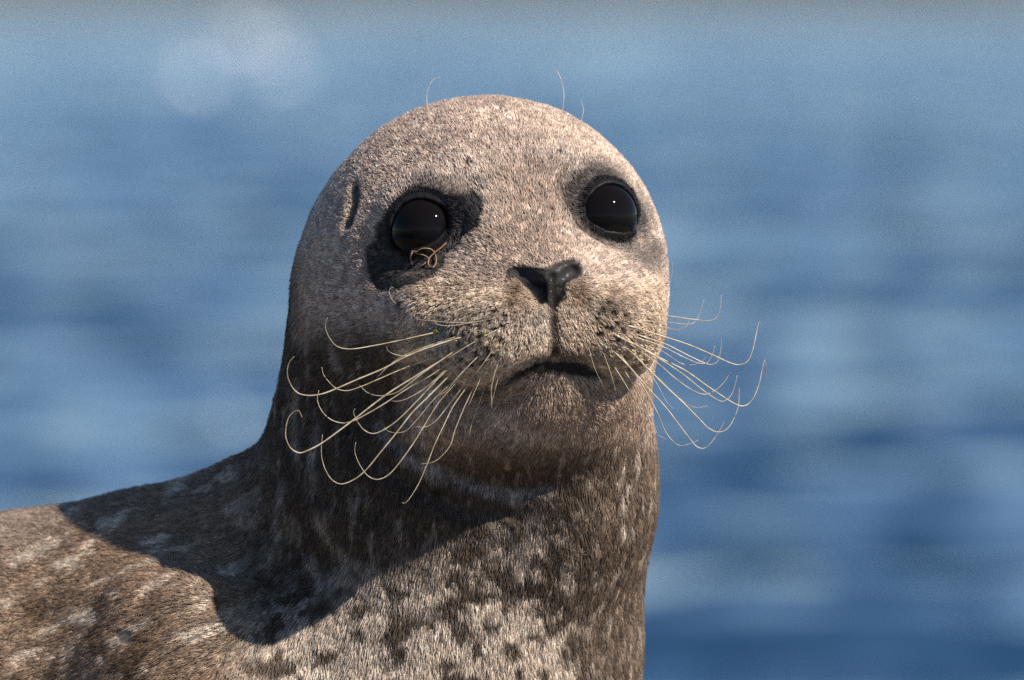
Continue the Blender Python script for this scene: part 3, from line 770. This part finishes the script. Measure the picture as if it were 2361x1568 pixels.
JOBS += [(l, r, .3, .4, 'brow_whisker') for l, r in WH_B] + [(l, r, -.1, .6, 'whisker') for l, r in WH_F]
CURV = [catmull(j[0], 5) for j in JOBS]; ALLUV = np.concatenate(CURV)
HITS = trace(seal_sdf, ALLUV[:, 0], ALLUV[:, 1]); ONB = np.abs(seal_sdf(HITS)) < 4; at_ = 0
for (l, r0, slope, tip, name), uv in zip(JOBS, CURV):
    hit, on = HITS[at_:at_ + len(uv)], ONB[at_:at_ + len(uv)]; at_ += len(uv)
    s = np.concatenate([[0], np.cumsum(np.hypot(*np.diff(uv, axis=0).T))])
    d = hit[0, 1] + 5 + slope * s + rngw.normal(0, .04) * s
    d = np.where(on & (s > 6), np.minimum(d, hit[:, 1] - 9 * np.clip(s / 40, .1, 1)), d)
    for _ in range(6):
        d[1:-1] = np.minimum(d[1:-1], .25 * d[:-2] + .5 * d[1:-1] + .25 * d[2:])
    r0 *= .72
    tube(name, P(uv[:, 0], uv[:, 1], d), r0, r0 * tip, WHISK, seal)

# ------------------------------------------------------------------ bits of dried plant caught on the face
PLANT, t, b = new_mat('dry_plant', Base_Color=(.24, .13, .065, 1), Roughness=.5)
GREEN, t, b = new_mat('green_plant', Base_Color=(.20, .22, .07, 1), Roughness=.6)
def strand(root, uv, r0, tip, off, mat, name='stem'):
    uv = catmull(uv, 6); hit = trace(seal_sdf, uv[:, 0], uv[:, 1])
    c, rr = EYES[0][0], EYE_R
    q = CAMQ - c; rd = ray(uv[:, 0], uv[:, 1]); bb = (rd * q).sum(1); disc = bb * bb - (q @ q - rr * rr)
    te = np.where(disc > 0, -bb - np.sqrt(np.maximum(disc, 0)), 1e9); th = np.linalg.norm(hit - CAMQ, axis=1)
    tt = np.minimum(te, th); pts = CAMQ + rd * tt[:, None]; k = np.linspace(0, 1, len(uv))
    d = pts[:, 1] - off - 10 * np.sin(k * math.pi)
    for _ in range(8): d[1:-1] = np.minimum(d[1:-1], .25 * d[:-2] + .5 * d[1:-1] + .25 * d[2:])
    o = tube(name, P(uv[:, 0], uv[:, 1], d), r0, r0 * tip, mat, root, sides=7); return o
pl = bpy.data.objects.new('plant_strand', None); COL.objects.link(pl); pl.location = seal.location
tag(pl, 'curled brown plant strand stuck at the lower lid of the eye', 'plant strand')
strand(pl, c1([(1400, 905), (1340, 960), (1270, 1015), (1225, 1070), (1225, 1130), (1265, 1150), (1300, 1100), (1295, 1030), (1270, 1000)]), 2.0, .7, 4, PLANT)
strand(pl, c1([(1300, 1010), (1240, 965), (1160, 960), (1100, 990), (1060, 985), (1110, 1010), (1180, 1030), (1230, 1060)]), 1.5, .8, 4, PLANT)
strand(pl, c1([(1060, 985), (1040, 1050), (1060, 1130)]), 2.4, .4, 4, PLANT)
strand(pl, c1([(1225, 1075), (1160, 1130), (1080, 1170)]), 1.6, .5, 4, PLANT)
def fragment(uv, lab, mat):
    o = bpy.data.objects.new('plant_fragment', None); COL.objects.link(o); o.location = seal.location
    tag(o, lab, 'plant fragment')
    for l, r in uv:
        strand(o, l, r, .4, 12, mat, 'shred')
fragment([([(1000, 763), (1008, 765), (1016, 768)], 3.0), ([(1004, 760), (1010, 766)], 2.0)], 'green plant scrap on a whisker beside the muzzle', GREEN)
fragment([([(1113, 775), (1117, 766), (1121, 760)], 3.4)], 'small green plant shred lying on the muzzle below the nose', GREEN)
